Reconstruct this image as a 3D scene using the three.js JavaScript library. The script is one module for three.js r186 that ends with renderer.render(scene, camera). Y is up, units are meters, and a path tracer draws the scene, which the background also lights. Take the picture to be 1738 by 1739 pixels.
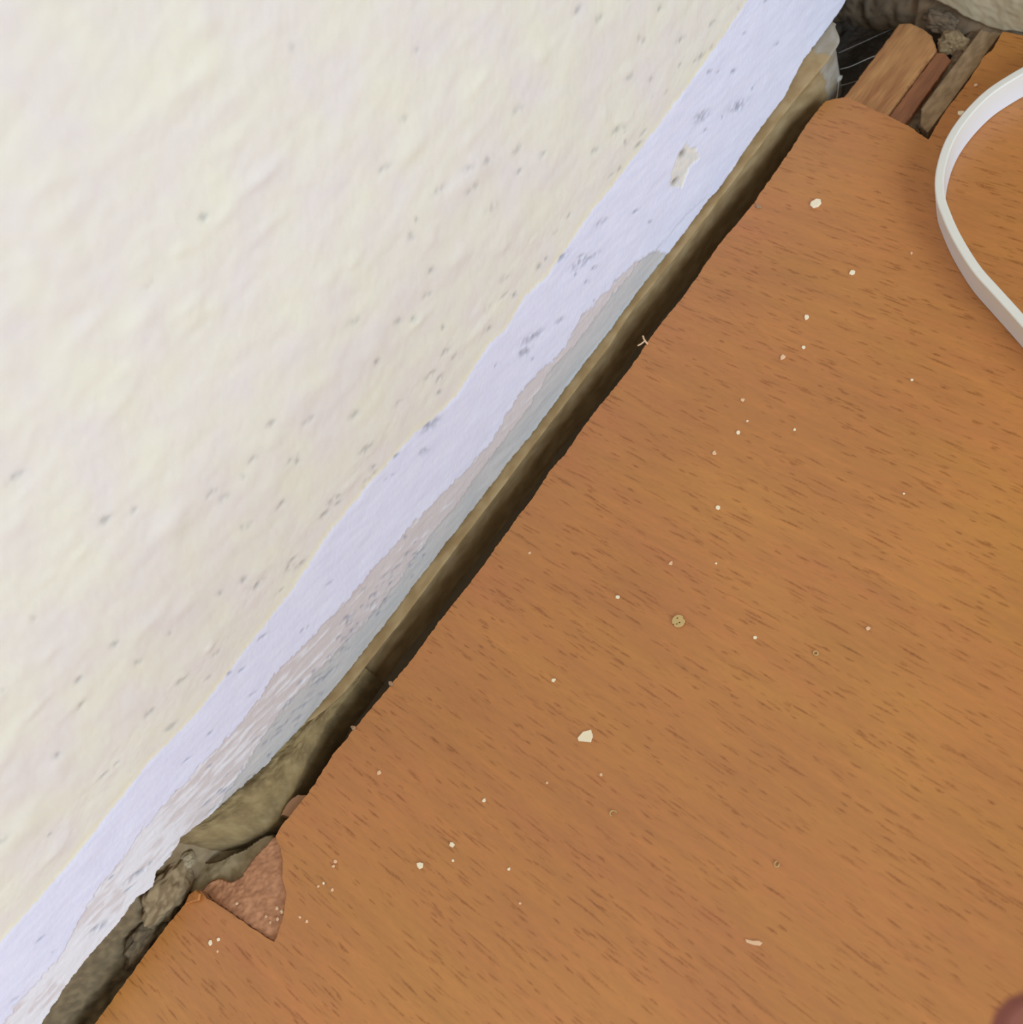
import * as THREE from 'three';
import { ImprovedNoise } from 'three/addons/math/ImprovedNoise.js';
import { MarchingCubes } from 'three/addons/objects/MarchingCubes.js';
import { RectAreaLightUniformsLib } from 'three/addons/lights/RectAreaLightUniformsLib.js';
import { mergeGeometries } from 'three/addons/utils/BufferGeometryUtils.js';
import { RoundedBoxGeometry } from 'three/addons/geometries/RoundedBoxGeometry.js';

// ---------- camera, sky, light, exposure ----------
const scene = new THREE.Scene();
const renderer = new THREE.WebGLRenderer({ antialias: true });
renderer.toneMapping = THREE.LinearToneMapping;
renderer.toneMappingExposure = 1.0;
renderer.shadowMap.enabled = true;
const camera = new THREE.PerspectiveCamera(45.02, 1738 / 1739, 0.02, 30);
camera.position.set(0.27462, 0.4, 0);
camera.up.set(-0.43041, 0.45924, -0.77708);
camera.lookAt(0.27462 - 0.53511, 0.4 - 0.82312, -0.19006);
camera.focus = 0.452; camera.userData.fStop = 15;
scene.background = new THREE.Color(0.55, 0.68, 0.95);
RectAreaLightUniformsLib.init();
const ROOM = { x: 2.1, z0: -0.378, z1: 2.6, h: 2.4 };
const WIN = { z: 0.25, y: 1.1, w: 1.1, h: 1.15 };
const daylight = new THREE.RectAreaLight(new THREE.Color(0.80, 1.01, 1.26), 10.6, WIN.w, WIN.h);
daylight.position.set(ROOM.x - 0.02, WIN.y, WIN.z);
daylight.lookAt(0, WIN.y, WIN.z);
daylight.name = 'window_daylight';
scene.add(daylight);

// ---------- helpers ----------
const noise = new ImprovedNoise();
const N = (x, y, z = 0) => noise.noise(x + 37.3, y + 11.7, z + 5.1);
const fbm = (x, y, z = 0, o = 4) => { let s = 0, a = 1, t = 0; for (let i = 0; i < o; i++) { s += a * N(x, y, z + i * 7.7); t += a; a *= 0.5; x *= 2.03; y *= 2.03; z *= 2.03; } return s / t; };
let seed = 12345;
const rnd = () => { seed = (seed * 1664525 + 1013904223) % 4294967296; return seed / 4294967296; };
const clamp = (x, a = 0, b = 1) => Math.min(b, Math.max(a, x));
const sst = (a, b, x) => { const t = clamp((x - a) / (b - a)); return t * t * (3 - 2 * t); };
const mix = (a, b, t) => a.map((v, i) => v + (b[i] - v) * t);
const lin = (v) => { v = clamp(v / 255); return v <= 0.04045 ? v / 12.92 : ((v + 0.055) / 1.055) ** 2.4; };
const hex = (r, g, b) => new THREE.Color().setRGB(lin(r), lin(g), lin(b));
const poly = (pts) => (t) => {
  if (t <= pts[0][0]) return pts[0][1];
  for (let i = 1; i < pts.length; i++) if (t <= pts[i][0]) { const [a, b] = [pts[i - 1], pts[i]]; return a[1] + (b[1] - a[1]) * (t - a[0]) / (b[0] - a[0]); }
  return pts[pts.length - 1][1];
};
const inside = (pts, x, y) => { let c = false; for (let i = 0, j = pts.length - 1; i < pts.length; j = i++) { const [a, b] = pts[i], [d, e] = pts[j]; if ((b > y) !== (e > y) && x < (d - a) * (y - b) / (e - b) + a) c = !c; } return c; };
const names = {};
const numbered = (n) => { const k = names[n] = (names[n] ?? -1) + 1; return k ? n + '_' + String(k).padStart(3, '0') : n; };
function tag(o, label, category, group, kind) {
  o.userData.label = label; o.userData.category = category;
  if (group) o.userData.group = group;
  if (kind) o.userData.kind = kind;
  return o;
}
function mesh(name, geo, m, parent = scene) {
  const o = new THREE.Mesh(geo, m); o.name = parent === scene ? numbered(name) : name;
  o.castShadow = o.receiveShadow = true; parent.add(o); return o;
}
const group = (name) => { const g = new THREE.Group(); g.name = numbered(name); scene.add(g); return g; };
const std = (o) => new THREE.MeshStandardMaterial({ roughness: 0.85, metalness: 0, side: THREE.DoubleSide, ...o });
// a grid of points given in millimetres, with a colour (sRGB 0..255) at each
function grid(nu, nv, fn, flip = false) {
  const p = new Float32Array(nu * nv * 3), c = new Float32Array(nu * nv * 3), uv = new Float32Array(nu * nv * 2), ix = new Uint32Array((nu - 1) * (nv - 1) * 6);
  let k = 0;
  for (let j = 0; j < nv; j++) for (let i = 0; i < nu; i++) {
    const [x, y, z, col] = fn(i, j), n = j * nu + i;
    p[n * 3] = x / 1000; p[n * 3 + 1] = y / 1000; p[n * 3 + 2] = z / 1000;
    for (let q = 0; q < 3; q++) c[n * 3 + q] = lin(col[q]);
    uv[n * 2] = i / nu; uv[n * 2 + 1] = j / nv;
    if (i < nu - 1 && j < nv - 1) for (const q of flip ? [n, n + nu, n + 1, n + 1, n + nu, n + nu + 1] : [n, n + 1, n + nu, n + 1, n + nu + 1, n + nu]) ix[k++] = q;
  }
  const g = new THREE.BufferGeometry();
  g.setAttribute('position', new THREE.BufferAttribute(p, 3)); g.setAttribute('color', new THREE.BufferAttribute(c, 3)); g.setAttribute('uv', new THREE.BufferAttribute(uv, 2));
  g.setIndex(new THREE.BufferAttribute(ix, 1)); g.computeVertexNormals(); return g;
}
// a slab with an uneven top whose outline is a polygon in (x, z), millimetres
function slab(pts, top, depth, step, col) {
  const xs = pts.map((p) => p[0]), zs = pts.map((p) => p[1]), x0 = Math.min(...xs), z0 = Math.min(...zs);
  const nx = Math.ceil((Math.max(...xs) - x0) / step) + 1, nz = Math.ceil((Math.max(...zs) - z0) / step) + 1, id = new Map(), P = [], C = [], I = [];
  const vert = (i, j, low) => { const k = i + ',' + j + ',' + low; if (!id.has(k)) { const x = x0 + i * step, z = z0 + j * step, y = top(x, z) - (low ? depth : 0); id.set(k, P.length / 3); P.push(x / 1000, y / 1000, z / 1000); C.push(...col(x, z, low).map(lin)); } return id.get(k); };
  const inn = (i, j) => inside(pts, x0 + (i + 0.5) * step, z0 + (j + 0.5) * step);
  for (let i = 0; i < nx; i++) for (let j = 0; j < nz; j++) if (inn(i, j)) {
    const a = vert(i, j, 0), b = vert(i + 1, j, 0), c = vert(i + 1, j + 1, 0), d = vert(i, j + 1, 0);
    I.push(a, d, b, b, d, c);
    for (const [di, dj, u, v] of [[-1, 0, [i, j], [i, j + 1]], [1, 0, [i + 1, j + 1], [i + 1, j]], [0, -1, [i + 1, j], [i, j]], [0, 1, [i, j + 1], [i + 1, j + 1]]])
      if (!inn(i + di, j + dj)) { const A = vert(...u, 0), B = vert(...v, 0), Cc = vert(...v, 1), D = vert(...u, 1); I.push(A, D, B, B, D, Cc); }
  }
  const g = new THREE.BufferGeometry();
  g.setAttribute('position', new THREE.Float32BufferAttribute(P, 3)); g.setAttribute('color', new THREE.Float32BufferAttribute(C, 3)); g.setAttribute('uv', new THREE.Float32BufferAttribute(new Float32Array(P.length / 3 * 2), 2));
  g.setIndex(I); g.computeVertexNormals(); return g;
}
// a polygon in (x, z) millimetres extruded downwards from y = top
function plate(pts, top, depth, bevel = 0) {
  const s = new THREE.Shape(pts.map(([x, z]) => new THREE.Vector2(x / 1000, -z / 1000)));
  const g = new THREE.ExtrudeGeometry(s, { depth: (depth - 2 * bevel) / 1000, bevelEnabled: bevel > 0, bevelSize: bevel / 1000, bevelThickness: bevel / 1000, bevelOffset: -bevel / 1000, bevelSegments: 2 });
  g.rotateX(-Math.PI / 2); g.translate(0, (top - depth + bevel) / 1000, 0); return g;
}
function clod(rx, ry, rz, rough, s, col, detail = 14) {
  const g = new THREE.IcosahedronGeometry(1, detail), p = g.attributes.position, c = new Float32Array(p.count * 3);
  for (let i = 0; i < p.count; i++) {
    const x = p.getX(i), y = p.getY(i), z = p.getZ(i), r = 1 + rough * fbm(x * 1.15 + s, y * 1.15, z * 1.15 + s, 3) * 1.8, k = fbm(x * 4 + s, y * 4, z * 4, 3);
    p.setXYZ(i, x * r * rx / 1000, y * r * ry / 1000, z * r * rz / 1000);
    const cc = col(k); for (let q = 0; q < 3; q++) c[i * 3 + q] = lin(cc[q]);
  }
  g.setAttribute('color', new THREE.BufferAttribute(c, 3)); g.computeVertexNormals(); return g;
}
const box = (x0, x1, y0, y1, z0, z1) => new THREE.BoxGeometry(x1 - x0, y1 - y0, z1 - z0).translate((x0 + x1) / 2, (y0 + y1) / 2, (z0 + z1) / 2);
const spaced = (a, fine, step, end) => { const r = []; let v = a; while (v < fine) { r.push(v); v += step; } let d = step; while (v < end) { r.push(v); d = Math.min(d * 1.25, 120); v += d; } r.push(end); return r; };
const vcol = std({ vertexColors: true, roughness: 0.92 });

// ---------- left wall ----------
// lower edge of the plaster and edges of the paint layers, height against distance along the wall
const plasterFoot = poly([[-378, 16], [-359, 15.3], [-350, 13.8], [-324, 13], [-309, 7.4], [-289, 6.6], [-277, 5.5], [-266, 4], [-258, 3.6], [-249, 4], [-232, 3.1], [-200, 2.6], [-182, 1.6], [-158, 0.9], [-140, 0.3], [-126, -0.4], [-112, 0.8], [-86, 0], [-45, -0.3], [-28, -1.2], [-12, -0.8], [3, -0.8], [15, 0.1], [28, 1.9], [40, 3.4], [52, 7], [66, 12], [78, 18], [85, 16.3], [93, 17.3], [98, 13.4], [104, 17], [114, 16.3], [132, 18], [142, 17.6], [156, 15], [220, 16]]);
const bandTop = poly([[-378, 68], [-299, 67], [-271, 63.8], [-239, 61.8], [-208, 60.3], [-192, 60.8], [-164, 57], [-151, 59.6], [-138, 56.6], [-128, 58.8], [-119, 56.8], [-107, 54.8], [-99, 55.8], [-84, 60.2], [-58, 62], [-39, 62.4], [-16, 58.7], [11, 58], [35, 56.6], [61, 60.5], [101, 59.7], [131, 62], [220, 62]]);
const pinkTop = poly([[-222, 0], [-216, 12], [-199, 20], [-178, 22], [-169, 25], [-156, 20], [-137, 24], [-128, 25], [-108, 19.6], [-92, 21.3], [-74, 24.8], [-62, 27], [-28, 28.5], [-4, 33], [8, 35.5], [36, 33.5], [51, 37], [80, 40], [110, 38], [130, 32], [150, 34], [220, 30]]);
const greyTop = poly([[-262, -9], [-252, 7], [-236, 11], [-221, 11], [-207, 16], [-187, 16.5], [-170, 14.7], [-148, 17.5], [-130, 14], [-106, 12.8], [-86, 11.6], [-68, 12.5], [-48, 11], [-29, 10], [-13, 12.8], [2, 16], [14, 17.6], [23, 18], [32, 17], [40, 15.5], [49, 14], [60, 12.5], [70, 12], [76, 2], [220, -9]]);
const streaks = [[29, -281, 2.2, 5], [44, -260, 2.4, 4], [41, -146, 1.8, 5], [39, -140, 2, 3], [56, -92, 2.2, 4], [49, -84, 1.4, 2], [34, -160, 1, 2], [58, -172, 1.5, 4], [46, -180, 2, 5], [43, -186, 1, 4], [52, -196, 1, 3], [22, -20, 1.3, 3], [26, 96, 1.3, 4], [24, 118, 2, 3]];
for (let i = 0; i < 45; i++) streaks.push([20 + rnd() * 42, -370 + rnd() * 540, 0.4 + rnd() * 0.5, 0.5 + rnd() * 1.5]);
for (let i = 0; i < 90; i++) streaks.push([4 + rnd() * 16, -60 + rnd() * 150, 0.35 + rnd() * 0.5, 0.7 + rnd() * 2.2]);
const pits = [];
for (let i = 0; i < 190; i++) { const q = rnd(); pits.push([63 + q * q * 150, -370 + rnd() * 540, 0.5 + rnd() * 0.8, 0.8 + rnd() * 2]); }
const ridges = [[124.7, -7, 3.2, 8, 1.5], [170, -22, 5, 7, 0.9], [88, 94, 4.5, 9, 1.2], [69, 97, 3, 7, 0.9], [182, -44, 3, 6, 0.8], [218, -96, 3, 8, 0.8], [144, -168, 3.5, 7, 0.7], [148, -141, 3.5, 8, 0.7]];
for (let i = 0; i < 230; i++) ridges.push([66 + rnd() * 220, -375 + rnd() * 560, 1.3 + rnd() * 3, 2 + rnd() * 6, 0.25 + rnd() * 0.6]);
const cells = (list, size) => { const m = new Map(); for (const e of list) { const R = 3 * Math.max(e[2], e[3]); for (let a = Math.floor((e[0] - R) / size); a <= Math.floor((e[0] + R) / size); a++) for (let b = Math.floor((e[1] - R) / size); b <= Math.floor((e[1] + R) / size); b++) { const k = a * 4096 + b; (m.get(k) ?? m.set(k, []).get(k)).push(e); } } return (y, z) => m.get(Math.floor(y / size) * 4096 + Math.floor(z / size)) ?? []; };
const streakAt = cells(streaks, 12), pitAt = cells(pits, 12), ridgeAt = cells(ridges, 20);
const bell = (e, y, z, slant = 0.25) => { const dz = z - e[1], dy = y - e[0] - slant * dz; return Math.exp(-(dy * dy) / (e[2] * e[2]) - (dz * dz) / (e[3] * e[3])); };
const scar = [[36.5, -236], [41, -242], [41, -248], [37, -249.6], [34.6, -252], [27.8, -252.6], [29.6, -246.8], [25, -239], [31.7, -233]];
const CREAM = [231, 223, 202], RIM = [232, 220, 186], BAND = [229, 226, 237], PINK = [212, 199, 194], GREY = [200, 194, 188], CHALK = [230, 225, 224], PLASTER = [222, 216, 206], SPECK = [146, 143, 138];
function wallPoint(y, z) {
  const top = bandTop(z) + 0.7 * fbm(z * 0.22, 3) + 0.7 * N(z * 0.8, y * 0.4), t = sst(-1.6, 1.6, y - top);
  if (t === 0) return bandPoint(y, z, top);
  if (t === 1) return creamPoint(y, z, top);
  const a = bandPoint(y, z, top), b = creamPoint(y, z, top);
  return [a[0] + (b[0] - a[0]) * t, mix(a[1], b[1], sst(-0.25, 0.25, y - top))];
}
function creamPoint(y, z, top) {
  let x = 0, col;
    x = 0.75 * fbm(y * 0.045, z * 0.032, 1, 2) + 0.46 * fbm(y * 0.16, z * 0.1, 2, 3) + 0.05 * N(y * 0.7, z * 0.5);
    for (const e of ridgeAt(y, z)) x += 0.75 * e[4] * bell(e, y, z, 0.12);
    const t = fbm(y * 0.05, z * 0.05, 9, 3);
    col = mix(CREAM, [229, 218, 207], clamp(0.5 + t * 1.6));
    let d = 0; for (const e of pitAt(y, z)) d = Math.max(d, bell(e, y, z));
    d *= clamp(0.65 + 1.2 * N(y * 0.6, z * 0.4, 4)); x -= 0.6 * d; col = mix(col, SPECK, 0.55 * d);
    col = mix(col, RIM, (1 - sst(1.6, 2.6, y - top + 3 * fbm(z * 0.2, y * 0.3, 45, 3))) * 0.45);
    x *= 0.45 + 0.55 * sst(0, 12, y - top);
  return [x, col];
}
function bandPoint(y, z, top) {
  let x = 0, col;
    const rag = 1.4 * fbm(z * 0.16, y * 0.1, 5, 3) + 0.9 * N(z * 0.6, y * 0.5, 2);
    const pk = sst(-0.35, 0.35, y - (pinkTop(z) + rag * 1.6)), gy = sst(-0.5, 0.5, y - (greyTop(z) + rag * 1.3 + 1.5 * fbm(z * 0.05, y * 0.3, 6, 3)));
    const streak = fbm(y * 0.42 - z * 0.07, z * 0.07, 12, 4);
    x = -0.5 + 0.45 * fbm(y * 0.1, z * 0.05, 3, 3) + (0.3 - 0.22 * pk) * streak + 0.5 * pk + 0.35 * gy + 0.07 * N(y * 0.9, z * 0.7);
    const chalk = sst(0.02, 0.3, streak + 0.25 * sst(-30, 60, z) - 0.12);
    let under = mix(GREY, mix(PINK, CHALK, Math.max(chalk, sst(55, 80, z) * (1 - 0.75 * sst(0.05, 0.2, fbm(y * 0.12, z * 0.06, 21, 3))))), gy);
    if (gy < 0.5) under = mix(under, mix([188, 185, 182], [206, 195, 188], clamp(0.5 + 1.6 * fbm(y * 0.2, z * 0.06, 31, 3))), 0.5);
    if (gy < 0.5 && z < -120) under = mix(under, [200, 208, 212], sst(2.4, 1.8, y - plasterFoot(z) + 2 * fbm(z * 0.12, y * 0.2, 44, 3)) * 0.5);
    col = mix(under, mix(BAND, [222, 219, 233], clamp(0.5 + streak * 1.5)), pk);
    let d = 0; for (const e of streakAt(y, z)) d = Math.max(d, bell(e, y, z, 0.45));
    d *= clamp(0.6 + 1.2 * N(y * 0.6, z * 0.4, 14)); x -= 0.7 * d; col = mix(col, [140, 140, 150], 0.75 * d);
    if (z < -225 && z > -262 && inside(scar, y + 0.6 * N(y * 0.6, z * 0.6, 3), z + 0.9 * N(y * 0.5, z * 0.5, 8))) {
      x -= 0.45; col = mix(PLASTER, [232, 222, 206], clamp(0.5 + 2 * N(y * 0.4, z * 0.4)));
      const pit = Math.max(bell([38.4, -245, 1.4, 1.8], y, z), bell([30.6, -237, 1.2, 2], y, z)); x -= 1.0 * pit; col = mix(col, [150, 140, 130], pit);
    }
  return [x, col];
}
{
  const wl = group('wall_left'); tag(wl, 'rough cream plastered wall with a bare whitish band along its foot', 'wall', null, 'structure');
  const zs = spaced(-378, 190, 0.62, ROOM.z1 * 1000), hs = spaced(0, 76, 0.55, 78).slice(0, -1), ys = spaced(78, 290, 1.15, ROOM.h * 1000);
  const lip = [[-9, 0.6], [-6, 0.2], [-3, -0.1], [-1.2, -0.1], [-0.3, 0.25]];
  const nv = lip.length + hs.length + ys.length;
  const g = grid(zs.length, nv, (i, j) => {
    const z = zs[i], foot = plasterFoot(z) + 0.55 * N(z * 0.35, 1.5) + 0.5 * N(z * 1.1, 7);
    if (j < lip.length) { const [dx, dy] = lip[j], [x, col] = wallPoint(foot + 0.3, z); return [x + dx, foot + dy + 0.3 * N(z * 0.8, dx), z, j < 2 ? mix(col, [196, 186, 166], 0.8) : col]; }
    const k = j - lip.length, y = k < hs.length ? foot + 0.6 + (78 - foot - 0.6) * k / hs.length : ys[k - hs.length];
    const [x, col] = wallPoint(y, z); return [x, y, z, col];
  }, true);
  mesh('plaster', g, std({ vertexColors: true, roughness: 0.8 }), wl);
  const brick = std({ color: hex(120, 104, 82) });
  mesh('masonry', mergeGeometries([box(-0.12, -0.03, -0.06, ROOM.h, -0.5, ROOM.z1), box(-0.03, -0.008, 0.024, ROOM.h, -0.378, ROOM.z1)]), brick, wl);
  // the bare foot of the wall along the gap: a mortar lip and the set-back face under it, both in one even colour
  const ledgeX = poly([[-346, -1], [-328, 0.4], [-309, -0.6], [-256, 0.4], [-230, 0.8], [-190, 0.2], [-173, 2], [-120, 2.6], [-68, 3.4], [-35, 4.3], [0, 3.7], [20, 3], [40, 3], [70, 2]]);
  const nz = 660;
  const strip = (rows, point, color) => grid(nz, rows, (i, j) => {
    const z = -347 + i * (417 / (nz - 1)), foot = plasterFoot(Math.min(z, 45)), lx = ledgeX(z) + 0.69 * (foot - 1) - 9 * sst(0, 40, z), end = sst(-336, -347, z);
    let [x, y] = point(j / (rows - 1), foot, lx, z);
    const st = fbm(y * 0.35, z * 0.02, 40, 4), n2 = fbm(x * 0.2, y * 0.25, z * 0.12, 4);
    x += 0.25 * n2 + 0.15 * st - end * end * 7 * clamp((x + 8) / (lx + 8));
    return [x, y, z - end, color(st, n2, y, z)];
  }, true);
  const olive = (st, n2, y, z) => mix(mix([152, 122, 80], [172, 144, 102], clamp(0.5 + 2 * n2)), mix([170, 158, 142], [148, 132, 108], clamp(0.3 + 2 * n2)), sst(-328, -331, z + 9 * n2));
  const led = mesh('mortar_strip', strip(22, (u, foot, lx, z) => u < 0.7 ? [-8 + (lx + 8) * u / 0.7, foot + 0.2 - 1.3 * (u / 0.7) ** 2 + 0.25 * fbm(z * 0.1, u * 3, 2, 3)] : [lx + 0.5 * Math.sin((u - 0.7) * 10.4) - 1.2 * sst(0.85, 1, u), foot - 1.1 - (u - 0.7) * 5], olive), vcol, wl);
  led.userData.label = 'thin olive mortar strip below the plaster';
  const brd = mesh('mortar_face', strip(46, (u, foot, lx) => [lx - 0.9 - 2.0 * sst(0, 0.12, u) + 0.6 * u, foot - 1.9 - u * (33 + foot)], olive), vcol, wl);
  brd.userData.label = 'rough mortar face dropping into the gap below the strip';
  const eg = grid(20, 40, (i, j) => { const u = i / 19, t = j / 39, x = -8 + u * 10.5, y = 13 - t * 46; return [x - 2.4 + 0.8 * N(y * 0.2, x * 0.3), y, -346 - 3 * Math.sin(u * 3.1) * (1 - 0.4 * t) + 0.8 * fbm(x * 0.2, y * 0.2, 3, 3), mix([166, 142, 100], [146, 120, 78], clamp(0.5 + 2 * fbm(x * 0.2, y * 0.2, 6, 3)))]; });
  mesh('mortar_end', eg, vcol, wl);
  // bare masonry where the plaster foot has come away
  const rg = grid(56, 260, (i, j) => {
    const z = 52 + j * 0.62, u = i / 55;
    const px = poly([[0, -9], [0.25, -5.5], [0.55, -1.5], [0.75, 5], [1, 18]]), py = poly([[0, 27], [0.25, 9], [0.55, -9], [0.75, -14], [1, -17]]);
    const n = fbm(u * 9, z * 0.11, 50, 4), n2 = fbm(u * 22, z * 0.32, 55, 3);
    const near = sst(112, 124, z + 5 * N(u * 5, 3));
    const col = mix(mix([158, 136, 104], [130, 108, 78], clamp(0.5 + 2 * n)), mix([116, 97, 70], [138, 116, 84], clamp(0.5 + 2.4 * n2)), sst(108, 113, z + 9 * fbm(u * 7, z * 0.1, 57, 3)));
    return [px(u) + 2.4 * n + 0.8 * n2 - near * 2.5, py(u) + 3.2 * n + 1.2 * n2 - near * 3, z, col];
  }, false);
  const rb = mesh('bare_masonry', rg, vcol, wl); rb.userData.label = 'crumbling olive grey masonry below the torn plaster';
}
// ---------- back wall ----------
{
  const wb = group('wall_back'); tag(wb, 'dull beige end wall with a crumbling dusty brown foot', 'wall', null, 'structure');
  const foot = poly([[-30, 12], [-5, 12], [12, 10], [26, 8], [34, 6], [40, 3.6], [47, 0], [54, -2], [62, -1], [80, -0.5], [200, -0.5]]);
  const xs = spaced(-30, 150, 0.9, ROOM.x * 1000), hs = spaced(0, 60, 0.9, ROOM.h * 1000), lip = [[-12, 1], [-6, 0], [-1, 0]];
  const g = grid(xs.length, hs.length + 3, (i, j) => {
    const x = xs[i], f = foot(x) + 1.6 * fbm(x * 0.14, 4, 1, 3);
    const y = j < 3 ? f + lip[j][1] : f + hs[j - 3] * (1 - f / 2400), n = fbm(x * 0.08, y * 0.08, 70, 4);
    let col = mix([206, 192, 160], [188, 175, 143], clamp(0.5 + 1.8 * n));
    return [x, y, -378 + (j < 3 ? lip[j][0] : 0) + 1.0 * n + 0.3 * N(x * 0.4, y * 0.4), col];
  });
  mesh('plaster', g, std({ vertexColors: true }), wb);
  const fg = grid(110, 60, (i, j) => {
    const x = -30 + i * 0.95, s = j / 59, y = 22 - 60 * s, n = fbm(x * 0.09, y * 0.09, 81, 4), n2 = fbm(x * 0.35, y * 0.35, 88, 3);
    const out = sst(0.2, 0.55, s) * (x > 20 ? 1 : 0.6);
    return [x, y + 2 * n, -384 + 9 * out + 2.6 * n + 0.8 * n2, mix(mix([140, 116, 88], [110, 90, 68], clamp(0.5 + 2 * n)), [86, 76, 64], clamp(n2 * 2) * 0.7)];
  });
  const ft = mesh('dusty_foot', fg, vcol, wb); ft.userData.label = 'dusty brown broken masonry at the foot of the end wall';
  mesh('masonry', box(-0.12, ROOM.x + 0.1, -0.06, ROOM.h, -0.5, -0.392), std({ color: hex(120, 104, 82) }), wb);
}
// ---------- rest of the room ----------
const paint = std({ color: hex(226, 216, 192), roughness: 0.9 });
{
  const X = ROOM.x, T = 0.12, y0 = WIN.y - WIN.h / 2, y1 = WIN.y + WIN.h / 2, z0 = WIN.z - WIN.w / 2, z1 = WIN.z + WIN.w / 2;
  const wr = mesh('wall_right', mergeGeometries([box(X, X + T, -0.06, y0, -0.5, ROOM.z1), box(X, X + T, y1, ROOM.h, -0.5, ROOM.z1), box(X, X + T, y0, y1, -0.5, z0), box(X, X + T, y0, y1, z1, ROOM.z1)]), paint);
  tag(wr, 'plain cream wall around the window', 'wall', null, 'structure');
  tag(mesh('wall_front', box(-0.12, X + T, -0.06, ROOM.h, ROOM.z1, ROOM.z1 + T), paint), 'plain cream wall facing the dusty end wall', 'wall', null, 'structure');
  tag(mesh('ceiling', box(-0.12, X + T, ROOM.h, ROOM.h + T, -0.5, ROOM.z1 + T), std({ color: hex(235, 232, 225) })), 'white ceiling of the room', 'ceiling', null, 'structure');
  const w = group('window_1'); tag(w, 'white framed window letting in daylight', 'window', null, 'structure');
  const wm = std({ color: hex(238, 238, 235), roughness: 0.4 }), f = 0.05;
  mesh('frame', mergeGeometries([box(X + 0.02, X + 0.08, y0, y0 + f, z0, z1), box(X + 0.02, X + 0.08, y1 - f, y1, z0, z1), box(X + 0.02, X + 0.08, y0 + f, y1 - f, z0, z0 + f), box(X + 0.02, X + 0.08, y0 + f, y1 - f, z1 - f, z1), box(X + 0.02, X + 0.08, y0 + f, y1 - f, WIN.z - f / 2, WIN.z + f / 2)]), wm, w);
  const gm = new THREE.MeshPhysicalMaterial({ color: 0xffffff, transmission: 1, thickness: 0, roughness: 0, ior: 1.5 });
  mesh('pane', box(X + 0.045, X + 0.05, y0 + f, y1 - f, z0 + f, WIN.z - f / 2), gm, w);
  mesh('pane', box(X + 0.045, X + 0.05, y0 + f, y1 - f, WIN.z + f / 2, z1 - f), gm, w);
}
// ---------- beech laminate floor ----------
const SX = 410, SZ = 600, PX = 2048;     // the pattern covers 410 x 600 mm and is mirrored beyond
function beech() {
  const T = new Float32Array(PX * PX), H = new Float32Array(PX * PX), D = new Float32Array(PX * PX);
  const ax = SX / PX, az = SZ / PX;
  for (let j = 0; j < PX; j++) for (let i = 0; i < PX; i++) {
    const x = i * ax, z = j * az, w = z + 5 * N(x * 0.006, z * 0.012, 3), k = j * PX + i;
    H[k] = 0.65 * fbm(x * 0.012, w * 0.028, 1, 3) + 0.4 * fbm(x * 0.012, w * 0.11, 2, 2);
    T[k] = 0.35 * N(x * 0.02, w * 0.2, 4) + 0.35 * N(x * 0.05, w * 0.55, 5) + 0.22 * N(x * 0.3, w * 1.2, 6) + 0.28 * N(x * 0.018, z * 0.022, 8);
  }
  const dash = (x, z, len, wid, a, tilt) => {
    const n = Math.ceil(len / (ax * 0.8)), curve = (rnd() - 0.5) * 0.5;
    for (let s = 0; s <= n; s++) {
      const t = s / n * 2 - 1, cx = x + t * len / 2, cz = z + t * len / 2 * tilt + curve * t * t + 0.12 * N(cx * 0.9, z * 3.1), w = wid * (1 - 0.75 * t * t), al = a * (1 - 0.55 * t * t) * (0.75 + 0.5 * N(cx * 1.1, z * 5));
      const i = Math.round(cx / ax), j0 = Math.round((cz - 2 * w) / az), j1 = Math.round((cz + 2 * w) / az);
      if (i < 0 || i >= PX) continue;
      for (let j = Math.max(0, j0); j <= Math.min(PX - 1, j1); j++) { const d = (j * az - cz) / w, k = j * PX + i; D[k] = Math.max(D[k], al * Math.exp(-d * d)); }
    }
  };
  for (let q = 0; q < 6200; q++) dash(rnd() * SX, rnd() * SZ, 3 + rnd() * rnd() * 12, 0.2 + rnd() * 0.17, 0.5 + rnd() * 0.5, (rnd() - 0.5) * 0.1);
  for (let q = 0; q < 13000; q++) dash(rnd() * SX, rnd() * SZ, 2 + rnd() * 5, 0.13 + rnd() * 0.14, 0.12 + rnd() * 0.3, (rnd() - 0.5) * 0.14);
  const map = new Uint8Array(PX * PX * 4), bump = new Uint8Array(PX * PX * 4);
  const honey = [190, 126, 58], red = [190, 118, 63], dark = [122, 60, 12];
  for (let k = 0; k < PX * PX; k++) {
    let c = mix(honey, red, clamp(0.5 + 1.2 * H[k])); const t = 1 + 0.11 * T[k]; c = mix(c, dark, 0.75 * D[k]);
    for (let q = 0; q < 3; q++) map[k * 4 + q] = clamp(c[q] * t, 0, 255);
    map[k * 4 + 3] = 255; const b = 200 - 150 * D[k] + 30 * T[k]; bump[k * 4] = bump[k * 4 + 1] = bump[k * 4 + 2] = b; bump[k * 4 + 3] = 255;
  }
  const tx = (d, s) => { const t = new THREE.DataTexture(d, PX, PX, THREE.RGBAFormat); t.wrapS = t.wrapT = THREE.MirroredRepeatWrapping; t.magFilter = THREE.LinearFilter; t.minFilter = THREE.LinearMipmapLinearFilter; t.generateMipmaps = true; if (s) t.colorSpace = THREE.SRGBColorSpace; t.needsUpdate = true; return t; };
  return [tx(map, true), tx(bump, false)];
}
const [beechMap, beechBump] = beech();
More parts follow.
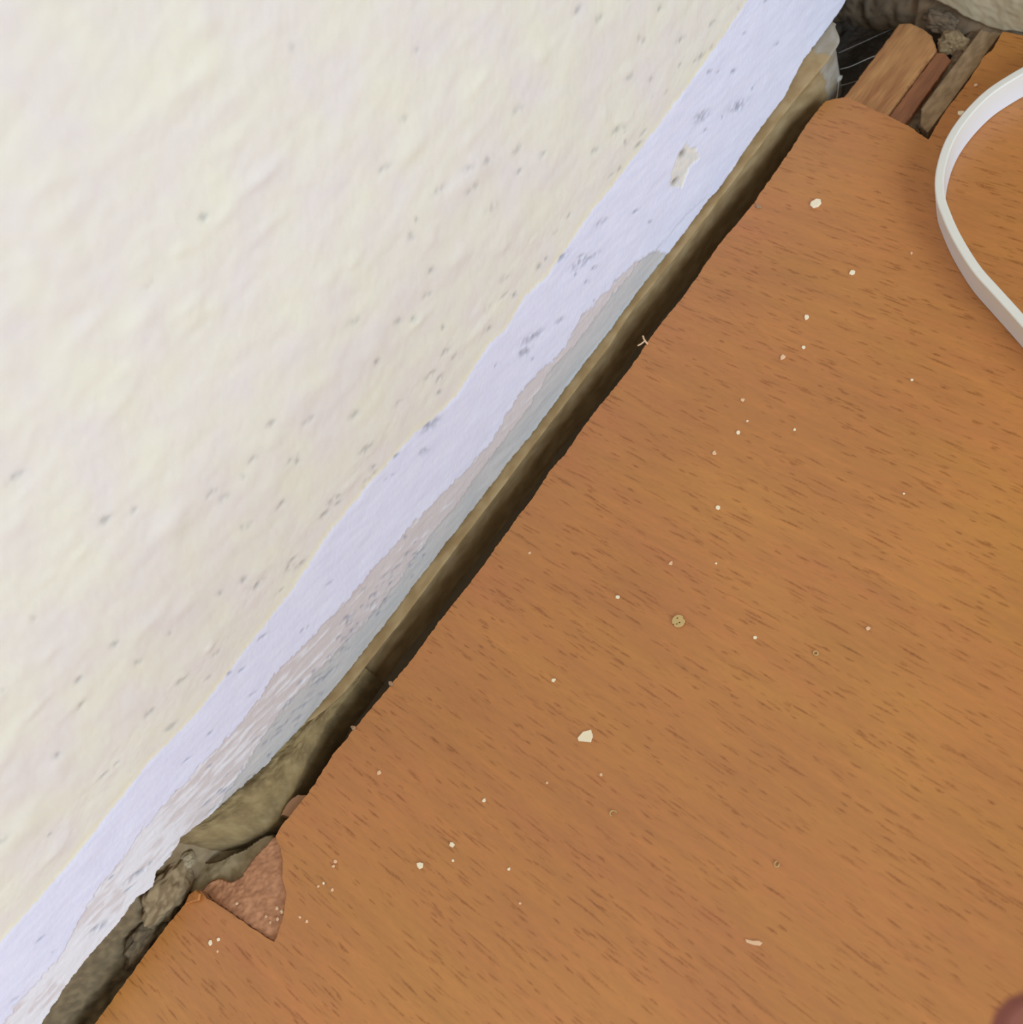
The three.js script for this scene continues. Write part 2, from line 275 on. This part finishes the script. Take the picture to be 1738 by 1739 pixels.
const laminate = new THREE.MeshPhysicalMaterial({ map: beechMap, bumpMap: beechBump, bumpScale: 0.00006, roughness: 0.38, ior: 1.6, side: THREE.DoubleSide });
const core = std({ color: hex(164, 120, 86), roughness: 0.95 });
function beechUV(g) { const p = g.attributes.position, uv = g.attributes.uv; for (let i = 0; i < p.count; i++) uv.setXY(i, (p.getX(i) * 1000 + 10) / SX, (p.getZ(i) * 1000 + 400) / SZ); return g; }
const rough = (pts, step, amp) => { const out = []; for (let i = 1; i < pts.length; i++) { const [a, b] = [pts[i - 1], pts[i]], d = Math.hypot(b[0] - a[0], b[1] - a[1]), n = Math.max(1, Math.round(d / step)); for (let s = 0; s < n; s++) { const t = s / n, x = a[0] + (b[0] - a[0]) * t, z = a[1] + (b[1] - a[1]) * t, k = amp * (fbm(x * 0.25, z * 0.25, 3, 3) * 1.6 + 0.7 * N(x * 1.3, z * 1.3, 9)); out.push([x + k * (b[1] - a[1]) / d, z - k * (b[0] - a[0]) / d]); } } return out; };
const chipInner = [[19.5, 58.7], [21.5, 59.4], [24.6, 60.6], [27.7, 62.4], [33, 67.6], [38.6, 71.2], [43.5, 78], [46.1, 85.2], [42.4, 86.2], [31.8, 87.7], [20.5, 89.3], [11.6, 91], [8.4, 90.6], [5.9, 92.8]];
const LT = 9;
{
  const edge = rough([[16.3, -320.7], [13.3, -318.2], [12.8, -307], [14.4, -290.6], [15.2, -275], [16, -262], [16, -253.7], [15, -235], [16.7, -209], [16.1, -192], [16.6, -182], [17.6, -167.6], [17.2, -153], [16.8, -139.5], [17.9, -124], [17.2, -114], [18.3, -102], [18.3, -91], [19.2, -71.5], [19.5, -57], [19, -42.6], [19.6, -29], [19.4, -13.6], [18.7, -2], [18.2, 11], [17.6, 21.6], [18.7, 32], [19.3, 39], [19.4, 46.4], [18.8, 53.7], [19.5, 58.7]], 0.8, 0.42)
    .concat(rough(chipInner, 0.9, 0.35), rough([[5.9, 92.8], [6.2, 99], [5.9, 107.8], [6.2, 121.5], [6.7, 133], [7.3, 148.5], [8, 210]], 0.8, 0.4), [[8, 300], [8, 2598], [2098, 2598], [2098, -376]],
      rough([[70, -376.5], [61.7, -376.2], [63.2, -366.6], [62, -361.4], [63, -345], [62.6, -329.6], [64.2, -314.4], [52, -318.3], [39.8, -320.4], [29, -322], [21, -323.4], [16.3, -320.7]], 0.9, 0.3));
  const fl = group('floor'); tag(fl, 'beech patterned laminate floor with a sawn and chipped edge', 'floor', null, 'structure');
  const lg = plate(edge, 0, LT);
  beechUV(lg); mesh('laminate', lg, [laminate, core], fl);
  // pale brown board core laid bare where the surface broke away
  const low = [...chipInner.map(([x, z]) => [x + 0.4, z]), [6, 92.5], [6.1, 87.5], [8.7, 83.4], [12, 82.6], [14.7, 81.5], [17.1, 77.4], [16.6, 71.7], [17.4, 64.6], [18, 59]];
  const cg = slab(low, (x, z) => -1.5 - 1.6 * sst(22, 8, x) - 1.0 * sst(72, 90, z) * sst(34, 12, x) + 0.9 * fbm(x * 0.12, z * 0.12, 60, 3) + 0.35 * N(x * 0.7, z * 0.7), 5.5, 0.45,
    (x, z) => mix([196, 138, 98], [170, 116, 80], clamp(0.5 + 2.2 * fbm(x * 0.3, z * 0.3, 61, 4))));
  const co = mesh('bare_board_core', cg, vcol, fl); co.userData.label = 'rough pinkish brown board core where the laminate chipped off';
  const und = std({ color: hex(156, 128, 98), roughness: 1 });
  mesh('underlay', plate([[24, -308], [24, 56], [50, 60], [50, 95], [14, 98], [14, 2598], [2098, 2598], [2098, -376], [68, -376], [68, -308]], -LT, 16), und, fl);
  tag(mesh('subfloor', box(-0.03, ROOM.x, -0.06, -0.024, -0.39, ROOM.z1), std({ color: hex(112, 96, 76), roughness: 1 })), 'dark dusty ground at the bottom of the gap', 'ground', null, 'structure');
}
// ---------- mortar, rubble and splinters in the gap ----------
{
  const yt = poly([[-10, -2.2], [3, -1.8], [14, -0.8], [24, 0.6], [32, 1], [42, 2.6], [51, 6], [62, 8.5], [69, 10.5], [76, 14], [84, 15]]), xl = poly([[-10, 3.0], [3, 3.5], [14, 3.6], [20, 4.8], [33, 8], [43, 11], [50, 13.2], [54, 13.6], [58, 12], [62, 10], [68, 6.4], [74, 1.6], [79, -3], [84, -9]]);
  const g = grid(70, 190, (i, j) => {
    const z = -10 + j * (94 / 189), u = i / 69, n = fbm(u * 6, z * 0.16, 90, 4), n2 = fbm(u * 20, z * 0.5, 95, 3), T = yt(z), X = xl(z);
    let x, y;
    if (u < 0.66) { const t = u / 0.66; x = -5.5 + (X + 5.5) * t; y = T + (-4.5 - T) * (0.25 * t + 0.75 * t * t * t); }
    else { const t = (u - 0.66) / 0.34; x = X + 0.6 * Math.sin(t * 3) - 2.5 * t; y = -4.5 - 21 * t; }
    return [x + 0.9 * n, y + 1.5 * n + 0.4 * n2, z, mix(mix([154, 130, 88], [126, 104, 68], clamp(0.5 + 2 * n)), [164, 150, 112], clamp(n2 * 1.6) * 0.6)];
  });
  tag(mesh('mortar_chunk', g, vcol), 'large olive lump of mortar bulging from the wall foot above the dark crack', 'mortar');
  const m2 = slab([[-3, 84], [-3.6, 91], [0, 95], [9, 93], [20, 86], [20, 62], [14, 59.5], [12, 61.5], [8, 71.5], [2.4, 80], [-1.6, 83.4]], (x, z) => -5.2 - 0.16 * Math.abs(x - 6) + 1.4 * fbm(x * 0.15, z * 0.15, 101, 4), 18.5, 0.5, (x, z) => mix([166, 146, 112], [138, 120, 88], clamp(0.5 + 2.2 * fbm(x * 0.25, z * 0.25, 102, 4))));
  tag(mesh('mortar_chunk', m2, vcol), 'flat grey green mortar slab between the dark crack and the chipped laminate', 'mortar');
  const m3 = clod(6.4, 11.5, 13, 0.32, 3.3, (k) => mix([156, 134, 100], [126, 104, 74], clamp(0.5 + 2 * k)), 22);
  const o3 = mesh('mortar_chunk', m3, vcol); o3.position.set(-0.0035, -0.001, 0.099); o3.rotation.set(0.1, 0.12, -0.25);
  tag(o3, 'rounded mortar lump tucked under the torn plaster beside the pebble', 'mortar');
  const o4 = mesh('mortar_chunk', clod(5, 8, 11, 0.35, 8.1, (k) => mix([120, 100, 72], [90, 74, 54], clamp(0.5 + 2 * k)), 18), vcol); o4.position.set(-0.002, -0.0075, 0.118);
  tag(o4, 'darker mortar lump below the plaster edge, beside the unchipped laminate edge', 'mortar');
  const pb = mesh('pebble', clod(3.3, 2.8, 3.6, 0.22, 5.7, (k) => mix([168, 152, 122], [140, 122, 92], clamp(0.5 + 2 * k)), 12), vcol); pb.position.set(-0.0032, 0.0028, 0.0855);
  tag(pb, 'small tan pebble wedged where the cracks meet under the plaster', 'pebble');
  const sh = mesh('laminate_shard', beechUV(plate(rough([[13.2, 46.5], [14.6, 42.4], [18.6, 40], [20.4, 41], [20.4, 50], [16.4, 50.6], [14, 52], [13.2, 46.5]], 0.7, 0.3), -2.6, 5)), [core, core]);
  tag(sh, 'reddish brown splinter of board sticking out under the laminate edge', 'splinter');
  const fk = mesh('laminate_shard', beechUV(plate(rough([[5.6, 93.6], [7.6, 90.8], [10.8, 91.2], [11.4, 93.4], [8.6, 95.4], [6, 97.4], [5.6, 93.6]], 0.6, 0.25), 1.1, 1.08, 0.5)), [laminate, laminate]);
  fk.geometry.translate(-0.0085, -0.0005, -0.094); fk.position.set(0.0085, 0.0009, 0.094); fk.rotation.set(0.1, 0.2, 0.16);
  tag(fk, 'loose curled flake of laminate on the corner beside the chip', 'splinter');
}
// ---------- hole in the far corner: wood blocks, batten, mud, cobweb ----------
{
  const sg = grid(80, 110, (i, j) => { const x = -30 + i * 0.65, z = -392 + j * 0.72, n = fbm(x * 0.12, z * 0.12, 120, 4), n2 = fbm(x * 0.5, z * 0.5, 121, 3); return [x, -17 + 4 * n + 1.2 * n2 - 3 * sst(20, -10, x), z, mix(mix([74, 62, 50], [56, 47, 38], clamp(0.5 + 2 * n)), [100, 88, 74], clamp(n2 * 1.5 - 0.3))]; }, true);
  tag(mesh('soil', sg, vcol), 'dark dusty soil in the hole at the end of the gap', 'soil', null, 'stuff');
  const wood = (a, b, s) => { const W = 128, Hh = 512, d = new Uint8Array(W * Hh * 4); for (let j = 0; j < Hh; j++) for (let i = 0; i < W; i++) { const t = clamp(0.5 + 1.1 * fbm(i * 0.045 + 0.6 * N(j * 0.006, s), j * 0.006, s, 4)), f = 1 + 0.12 * N(i * 0.35, j * 0.03, s + 2), c = mix(a, b, t); for (let q = 0; q < 3; q++) d[(j * W + i) * 4 + q] = clamp(c[q] * f, 0, 255); d[(j * W + i) * 4 + 3] = 255; } const t = new THREE.DataTexture(d, W, Hh, THREE.RGBAFormat); t.wrapS = t.wrapT = THREE.MirroredRepeatWrapping; t.magFilter = THREE.LinearFilter; t.colorSpace = THREE.SRGBColorSpace; t.repeat.set(1 / 0.03, 1 / 0.12); t.needsUpdate = true; return std({ map: t, roughness: 0.75 }); };
  tag(mesh('wood_block', plate(rough([[15.6, -372], [20, -374], [27, -372.6], [33, -370], [38.5, -364], [38.9, -316], [16.4, -316], [15.6, -372]], 1.2, 0.35), -5.2, 18.8, 0.6), wood([202, 148, 92], [158, 102, 60], 3)), 'pale orange wooden block beside the dark hole', 'wood block');
  tag(mesh('wood_block', plate(rough([[39.1, -363], [42, -364.4], [47.2, -361], [47.8, -316], [39.2, -316], [39.1, -363]], 1.2, 0.35), -6.2, 17.8, 0.6), wood([162, 104, 66], [134, 84, 54], 9)), 'narrow reddish wooden strip between the pale block and the muddy groove', 'wood block');
  tag(mesh('batten', slab([[50.9, -379], [60, -379], [60.6, -320], [55.5, -322.5], [51, -331], [50.9, -379]], (x, z) => -3.6 + 0.5 * fbm(x * 0.2, z * 0.1, 131, 4), 19, 0.5, (x, z) => mix([168, 138, 102], [140, 112, 80], clamp(0.5 + 2.2 * fbm(x * 0.4, z * 0.15, 132, 4)))), vcol), 'dusty grey brown batten beside the sawn laminate edge', 'batten');
  const mud = slab([[46, -378], [64, -378], [66, -312], [46, -312]], (x, z) => -8.6 + 2 * fbm(x * 0.2, z * 0.12, 141, 4) + 3 * sst(-345, -372, z), 12, 0.7, (x, z) => mix([122, 98, 72], [92, 74, 56], clamp(0.5 + 2 * fbm(x * 0.3, z * 0.3, 142, 4))));
  tag(mesh('mud', mud, vcol), 'brown dried mud filling the groove beside the batten', 'mud', null, 'stuff');
  const cl = (p, r, s, c1, c2, label) => { const o = mesh('mud_clod', clod(...r, 0.42, s, (k) => mix(c1, c2, clamp(0.5 + 2 * k)), 14), vcol); o.position.set(...p.map((v) => v / 1000)); tag(o, label, 'mud'); };
  cl([43, -7, -370.5], [6.5, 4.5, 5], 2.2, [158, 134, 98], [124, 102, 72], 'pale brown clod of mud against the end wall behind the wooden strip');
  cl([49.5, -8, -364], [3.4, 3.5, 5], 6.4, [128, 102, 74], [100, 80, 58], 'brown clod of mud in the groove near the end wall');
  cl([33, -4, -377], [8, 5, 4], 4.9, [118, 98, 74], [92, 76, 58], 'dark crumbly clod between the pale block and the end wall');
  cl([52.6, -8, -322], [3, 3, 3.2], 7.9, [118, 96, 66], [86, 68, 48], 'small dark clod at the laminate edge below the batten end');
  const web = group('cobweb'); tag(web, 'wisps of grey cobweb across the dark hole', 'cobweb');
  const wm = std({ color: hex(196, 190, 180), roughness: 1 });
  const strand = (pts, r) => mesh('strand', new THREE.TubeGeometry(new THREE.CatmullRomCurve3(pts.map((p) => new THREE.Vector3(...p.map((v) => v / 1000)))), 20, r / 1000, 5), wm, web);
  strand([[4, -8, -343], [8, -7, -345], [13, -6, -350], [16, -5.6, -353]], 0.1);
  strand([[3, -9, -343], [6, -10, -338], [10, -9, -331], [14.6, -6, -322]], 0.13);
  strand([[2, -2, -346], [6, -8, -362], [12, -9, -372]], 0.05);
  strand([[9, -8.5, -335], [12, -8, -337], [16.4, -6, -338]], 0.05);
  const kn = mesh('dust_knot', clod(1.1, 1, 1.6, 0.6, 3, () => [190, 182, 170], 6), vcol, web); kn.position.set(0.0052, -0.0098, -0.3395);
}
// ---------- white flat cable ----------
{
  const c = group('flat_cable'); tag(c, 'white flat plastic cable standing on edge in a curve on the floor', 'cable');
  const path = [[128, -405], [108, -383], [95.5, -364.5], [86.9, -349.5], [83.6, -343.2], [80.0, -334.6], [78.2, -325.4], [77.7, -316.2], [78.4, -307.8], [80.6, -299], [84.6, -289.2], [90.2, -280.6], [96, -274.6], [102.2, -268.9], [110.8, -262.1], [119.1, -256.4], [128.2, -251.5], [137.1, -246.8], [146.1, -242], [180, -224], [230, -205], [300, -196]].filter((p) => p[1] > -372);
  const curve = new THREE.CatmullRomCurve3(path.map(([x, z]) => new THREE.Vector3(x / 1000, 0, z / 1000)), false, 'centripetal');
  const n = 260, w = 1.75, h = 12.7, r = 0.7, prof = [];
  for (const [cx, cy, a0] of [[w - r, r, -90], [w - r, h - r, 0], [-w + r, h - r, 90], [-w + r, r, 180]]) for (let k = 0; k <= 4; k++) { const a = (a0 + k * 22.5) * Math.PI / 180; prof.push([cx + r * Math.cos(a), cy + r * Math.sin(a)]); }
  prof.push(prof[0]);
  const g = grid(prof.length, n, (i, j) => {
    const t = j / (n - 1), p = curve.getPointAt(t), d = curve.getTangentAt(t), [a, b] = prof[i];
    return [p.x * 1000 - d.z * a, b + 0.02, p.z * 1000 + d.x * a, b > h - 1 ? [232, 226, 214] : [233, 232, 233]];
  });
  mesh('cable_sheath', g, std({ vertexColors: true, roughness: 0.5 }), c);
}
// ---------- flakes and crumbs on the floor ----------
{
  const chalk = std({ color: hex(252, 234, 198), roughness: 0.9 }), crumb = std({ color: hex(238, 194, 152), roughness: 0.9 }), straw = std({ color: hex(206, 172, 112), roughness: 0.85 }), hole = std({ color: hex(96, 66, 36), roughness: 1 });
  const flake = (name, pts, m, t, label, groupName) => { const xs = pts.reduce((s, p) => s + p[0], 0) / pts.length, zs = pts.reduce((s, p) => s + p[1], 0) / pts.length; const o = mesh(name, plate(pts.map(([x, z]) => [x - xs, z - zs]), t, t, t * 0.22), m); o.position.set(xs / 1000, 0.00002, zs / 1000); return tag(o, label, 'flake', groupName); };
  flake('paint_flake', [[94.6, -37.4], [96.6, -39.6], [98.0, -38.6], [98.6, -37.9], [99.2, -36.0], [97.3, -35.0], [95.3, -33.9], [94.3, -34.5]], chalk, 0.7, 'largest cream paint flake on the floor, four sided with a notched edge');
  flake('paint_flake', [[38.2, -268.6], [39.4, -270.9], [41.2, -271.2], [42.4, -269.8], [42.2, -267.8], [40.6, -266.4], [38.9, -267]], chalk, 0.8, 'rounded cream paint flake near the far end of the gap');
  const disc = group('wood_plug'); disc.position.set(0.0993, 0.00002, -0.089); tag(disc, 'round straw coloured disc with two dark pits lying on the floor', 'chip');
  const ring = []; for (let k = 0; k < 26; k++) { const a = k / 26 * 6.283, q = Math.abs(a - 1.9) < 0.16 ? 1.75 : Math.abs(a - 5.2) < 0.14 ? 1.95 : 2.35; ring.push([q * Math.cos(a), q * Math.sin(a)]); }
  mesh('disc', plate(ring, 0.8, 0.8, 0.15), straw, disc);
  for (const [x, z, a, l] of [[-0.9, -0.7, 0.8, 0.55], [0.8, 0.3, 0.7, 0.7], [0.3, 1.2, 0.6, 0.5]]) { const p = mesh('pit', new THREE.CylinderGeometry(0.32 / 1000, 0.32 / 1000, 0.06 / 1000, 12).scale(l * 1.6, 1, 0.8), hole, disc); p.position.set(x / 1000, 0.00081, z / 1000); p.rotation.y = a; }
  const curl = (x, z, R, r, arc, turn, label) => { const o = mesh('wood_curl', new THREE.TorusGeometry(R / 1000, r / 1000, 8, 26, arc).rotateX(-Math.PI / 2).scale(1, 1.3, 0.85), straw); o.position.set(x / 1000, r * 1.3 / 1000, z / 1000); o.rotation.y = turn; tag(o, label, 'wood curl'); };
  curl(146.6, -103.9, 0.8, 0.24, 6.28, 0, 'tiny closed ring of wood with a dark centre');
  curl(120.9, -20.7, 1.1, 0.26, 4.4, 0.7, 'open wood curl lying beyond the largest cream flake');
  curl(174.8, -38, 0.85, 0.22, 5, 2, 'pale broken ring of wood between the round disc and the bare hand');
  const small = [[72.3, -245, 1.1], [68.2, -219.4, 1.2], [70.1, -199.6, 1.2], [74.7, -206.9, 0.7], [67.2, -176.6, 0.9], [73.8, -163.7, 0.9], [71, -152.1, 0.9], [85.4, -133.4, 0.9], [74.2, -85.2, 0.8], [83.4, -106.2, 0.8], [97.9, -114.6, 0.5], [125.9, -98.1, 0.7], [109.2, -28.8, 0.6], [73.3, -46.8, 0.8], [79.5, 2.1, 0.8], [79.5, 20.5, 1], [74.3, 33, 1.2], [46.9, 52.6, 0.7], [46.3, 50.9, 0.7], [46.8, 61.2, 0.5], [52.4, 58.9, 0.7], [47.8, 59.2, 0.5], [27.2, 97.8, 0.8], [25.3, 100.7, 0.9], [48.5, 73.1, 0.6], [51.8, 72.5, 0.6], [38.7, 17.3, 0.9], [156.5, -120.4, 0.7], [91.9, -174.6, 0.6], [112.5, 21.3, 0.5], [102.1, 15, 0.6], [83.4, 24.6, 0.5], [74, -169.7, 0.5], [32.8, -82, 0.6], [69, -331, 1.2], [67, -346, 1.0], [88, -262, 0.7], [94.9, -15.8, 0.5], [30, 101, 0.5], [118, -212, 0.5], [140, -170, 0.5]];
  for (const [x, z, s] of small) {
    const k = 5 + Math.floor(rnd() * 3), a0 = rnd() * 6, pts = []; for (let i = 0; i < k; i++) { const a = a0 + i / k * 6.283, r = s * (0.65 + rnd() * 0.6); pts.push([x + r * Math.cos(a), z + r * Math.sin(a)]); }
    flake('crumb', pts, rnd() < 0.5 ? crumb : chalk, Math.min(0.6, s * 0.6), ...(z < -255 ? ['tiny pale crumb on the laminate beside the white cable', 'pale crumbs by the cable'] : z > 45 && x < 60 ? ['tiny pale crumb on the laminate around the chipped patch', 'pale crumbs around the chip'] : z < -120 ? ['tiny pale crumb on the laminate between the white cable and the round disc', 'pale crumbs by the cable and disc'] : ['tiny pale crumb on the open laminate around the largest paint flake', 'pale crumbs around the largest flake']));
  }
  for (const [x, z, s] of [[36.5, 81.1, 0.6], [41.1, 79, 0.7], [40.8, 76.2, 0.9], [38, 76.5, 0.7], [39.6, 81.6, 0.5], [23.4, 85, 0.6]]) {
    const o = mesh('crumb', clod(s * 0.75, s * 0.5, s * 0.65, 0.95, x, () => [226, 188, 148], 4), vcol); o.position.set(x / 1000, -0.0008, z / 1000); tag(o, 'tiny pale crumb lying in the chipped patch', 'flake', 'pale crumbs in the chip');
  }
  flake('wood_sliver', [[179.4, -13.4], [181.6, -14.3], [183.2, -15.5], [184.4, -15.6], [184.2, -14.4], [182.4, -13.4], [180.4, -12.8]], crumb, 0.5, 'slender pale sliver lying alone near the bare hand');
  const sp = group('wood_splinter'); tag(sp, 'pale forked splinter curling over the laminate edge', 'splinter');
  const tube = (pts, r) => mesh('fibre', new THREE.TubeGeometry(new THREE.CatmullRomCurve3(pts.map((p) => new THREE.Vector3(...p.map((v) => v / 1000)))), 16, r / 1000, 6), crumb, sp);
  tube([[17.6, 0.4, -181.2], [15.4, 0.9, -182], [13.2, 0.4, -183.6]], 0.42); tube([[15.6, 0.8, -182], [15.2, 1.2, -179.6], [14.4, 1.0, -178.6]], 0.3);
  for (const [x, z] of [[19.2, -258.5], [18.8, -11], [17.8, 10.6]]) { const o = mesh('edge_fibre', clod(1.1, 0.5, 0.7, 0.7, z, () => [172, 136, 104], 5), vcol); o.position.set(x / 1000, 0.0003, z / 1000); tag(o, 'frayed tuft of board fibre on the laminate edge', 'fibre', 'frayed tufts along the edge'); }
}
// ---------- fingertip of a person pointing in ----------
{
  const V = (x, y, z) => new THREE.Vector3(x, y, z);
  // millimetres from the index fingertip; the hand lies towards +x
  const B = [];
  const chain = (pts) => { for (let i = 1; i < pts.length; i++) B.push([V(...pts[i - 1].slice(0, 3)), V(...pts[i].slice(0, 3)), pts[i - 1][3], pts[i][3]]); };
  chain([[0, 0, 0, 8], [22, 6, 2, 8.6], [46, 16, 5, 9.2], [86, 26, 9, 10.5]]);
  chain([[46, -14, 26, 7.8], [34, 4, 26, 8.4], [52, 22, 27, 9.2], [88, 28, 29, 10.6]]);
  chain([[52, -14, 45, 7.6], [40, 2, 45, 8], [56, 19, 46, 8.8], [92, 26, 48, 10.2]]);
  chain([[62, -12, 62, 6.6], [52, 0, 62, 7], [66, 14, 63, 7.6], [98, 22, 65, 9.2]]);
  chain([[58, -12, -8, 8.4], [84, -10, -14, 9.4], [116, 2, -12, 11.5], [150, 14, 6, 14]]);
  chain([[86, 26, 9, 11], [165, 28, 22, 17]]); chain([[88, 28, 29, 12], [165, 28, 30, 17]]); chain([[92, 26, 48, 11.5], [165, 26, 40, 16]]); chain([[98, 22, 65, 10.5], [165, 24, 46, 15]]);
  chain([[165, 27, 33, 21], [200, 30, 34, 22], [300, 44, 44, 28]]);
  const lo = V(-16, -32, -38), size = 330, res = 112, mc = new MarchingCubes(res, new THREE.MeshStandardMaterial(), false, false, 200000);
  mc.isolation = 0; const p = V(0, 0, 0), ab = V(0, 0, 0), ap = V(0, 0, 0), half = res / 2;
  for (let k = 0; k < res; k++) for (let j = 0; j < res; j++) for (let i = 0; i < res; i++) {
    p.set(((i - half) / half + 1) / 2 * size + lo.x, ((j - half) / half + 1) / 2 * size + lo.y, ((k - half) / half + 1) / 2 * size + lo.z);
    let e = 0, m = 1e9;
    if (p.y > 92 || p.z > 96) m = 20; else {
      for (const [a, b, ra, rb] of B) { ab.subVectors(b, a); ap.subVectors(p, a); const t = clamp(ap.dot(ab) / ab.lengthSq()), d = ap.addScaledVector(ab, -t).length() - (ra + (rb - ra) * t); m = Math.min(m, d); e += Math.exp(-Math.min(60, d) / 1.4); }
      if (m < 8 && e > 0) m = -1.4 * Math.log(e);
    }
    mc.field[i + j * res + k * res * res] = -Math.min(m, 20);
  }
  mc.update();
  const cnt = mc.count, pos = new Float32Array(cnt * 3), nor = mc.normalArray.slice(0, cnt * 3);
  for (let i = 0; i < cnt; i++) { pos[i * 3] = ((mc.positionArray[i * 3] + 1) / 2 * size + lo.x) / 1000; pos[i * 3 + 1] = ((mc.positionArray[i * 3 + 1] + 1) / 2 * size + lo.y) / 1000; pos[i * 3 + 2] = ((mc.positionArray[i * 3 + 2] + 1) / 2 * size + lo.z) / 1000; }
  const g = new THREE.BufferGeometry(); g.setAttribute('position', new THREE.BufferAttribute(pos, 3)); g.setAttribute('normal', new THREE.BufferAttribute(nor, 3)); g.setAttribute('uv', new THREE.BufferAttribute(new Float32Array(cnt * 2), 2));
  const person = group('person'); tag(person, 'pink bare hand of a person pointing in over the laminate', 'person');
  mesh('hand', g, new THREE.MeshPhysicalMaterial({ color: hex(140, 78, 66), roughness: 0.7, sheen: 0.2 }), person);
  const nail = mesh('fingernail', new THREE.SphereGeometry(1, 20, 12).scale(0.0062, 0.0016, 0.0052), std({ color: hex(160, 96, 84), roughness: 0.6 }), person);
  nail.position.set(0.0005, 0.0075, 0); nail.rotation.z = 0.2;
  person.position.set(0.26757, 0.17508, -0.02199);
}
renderer.render(scene, camera);
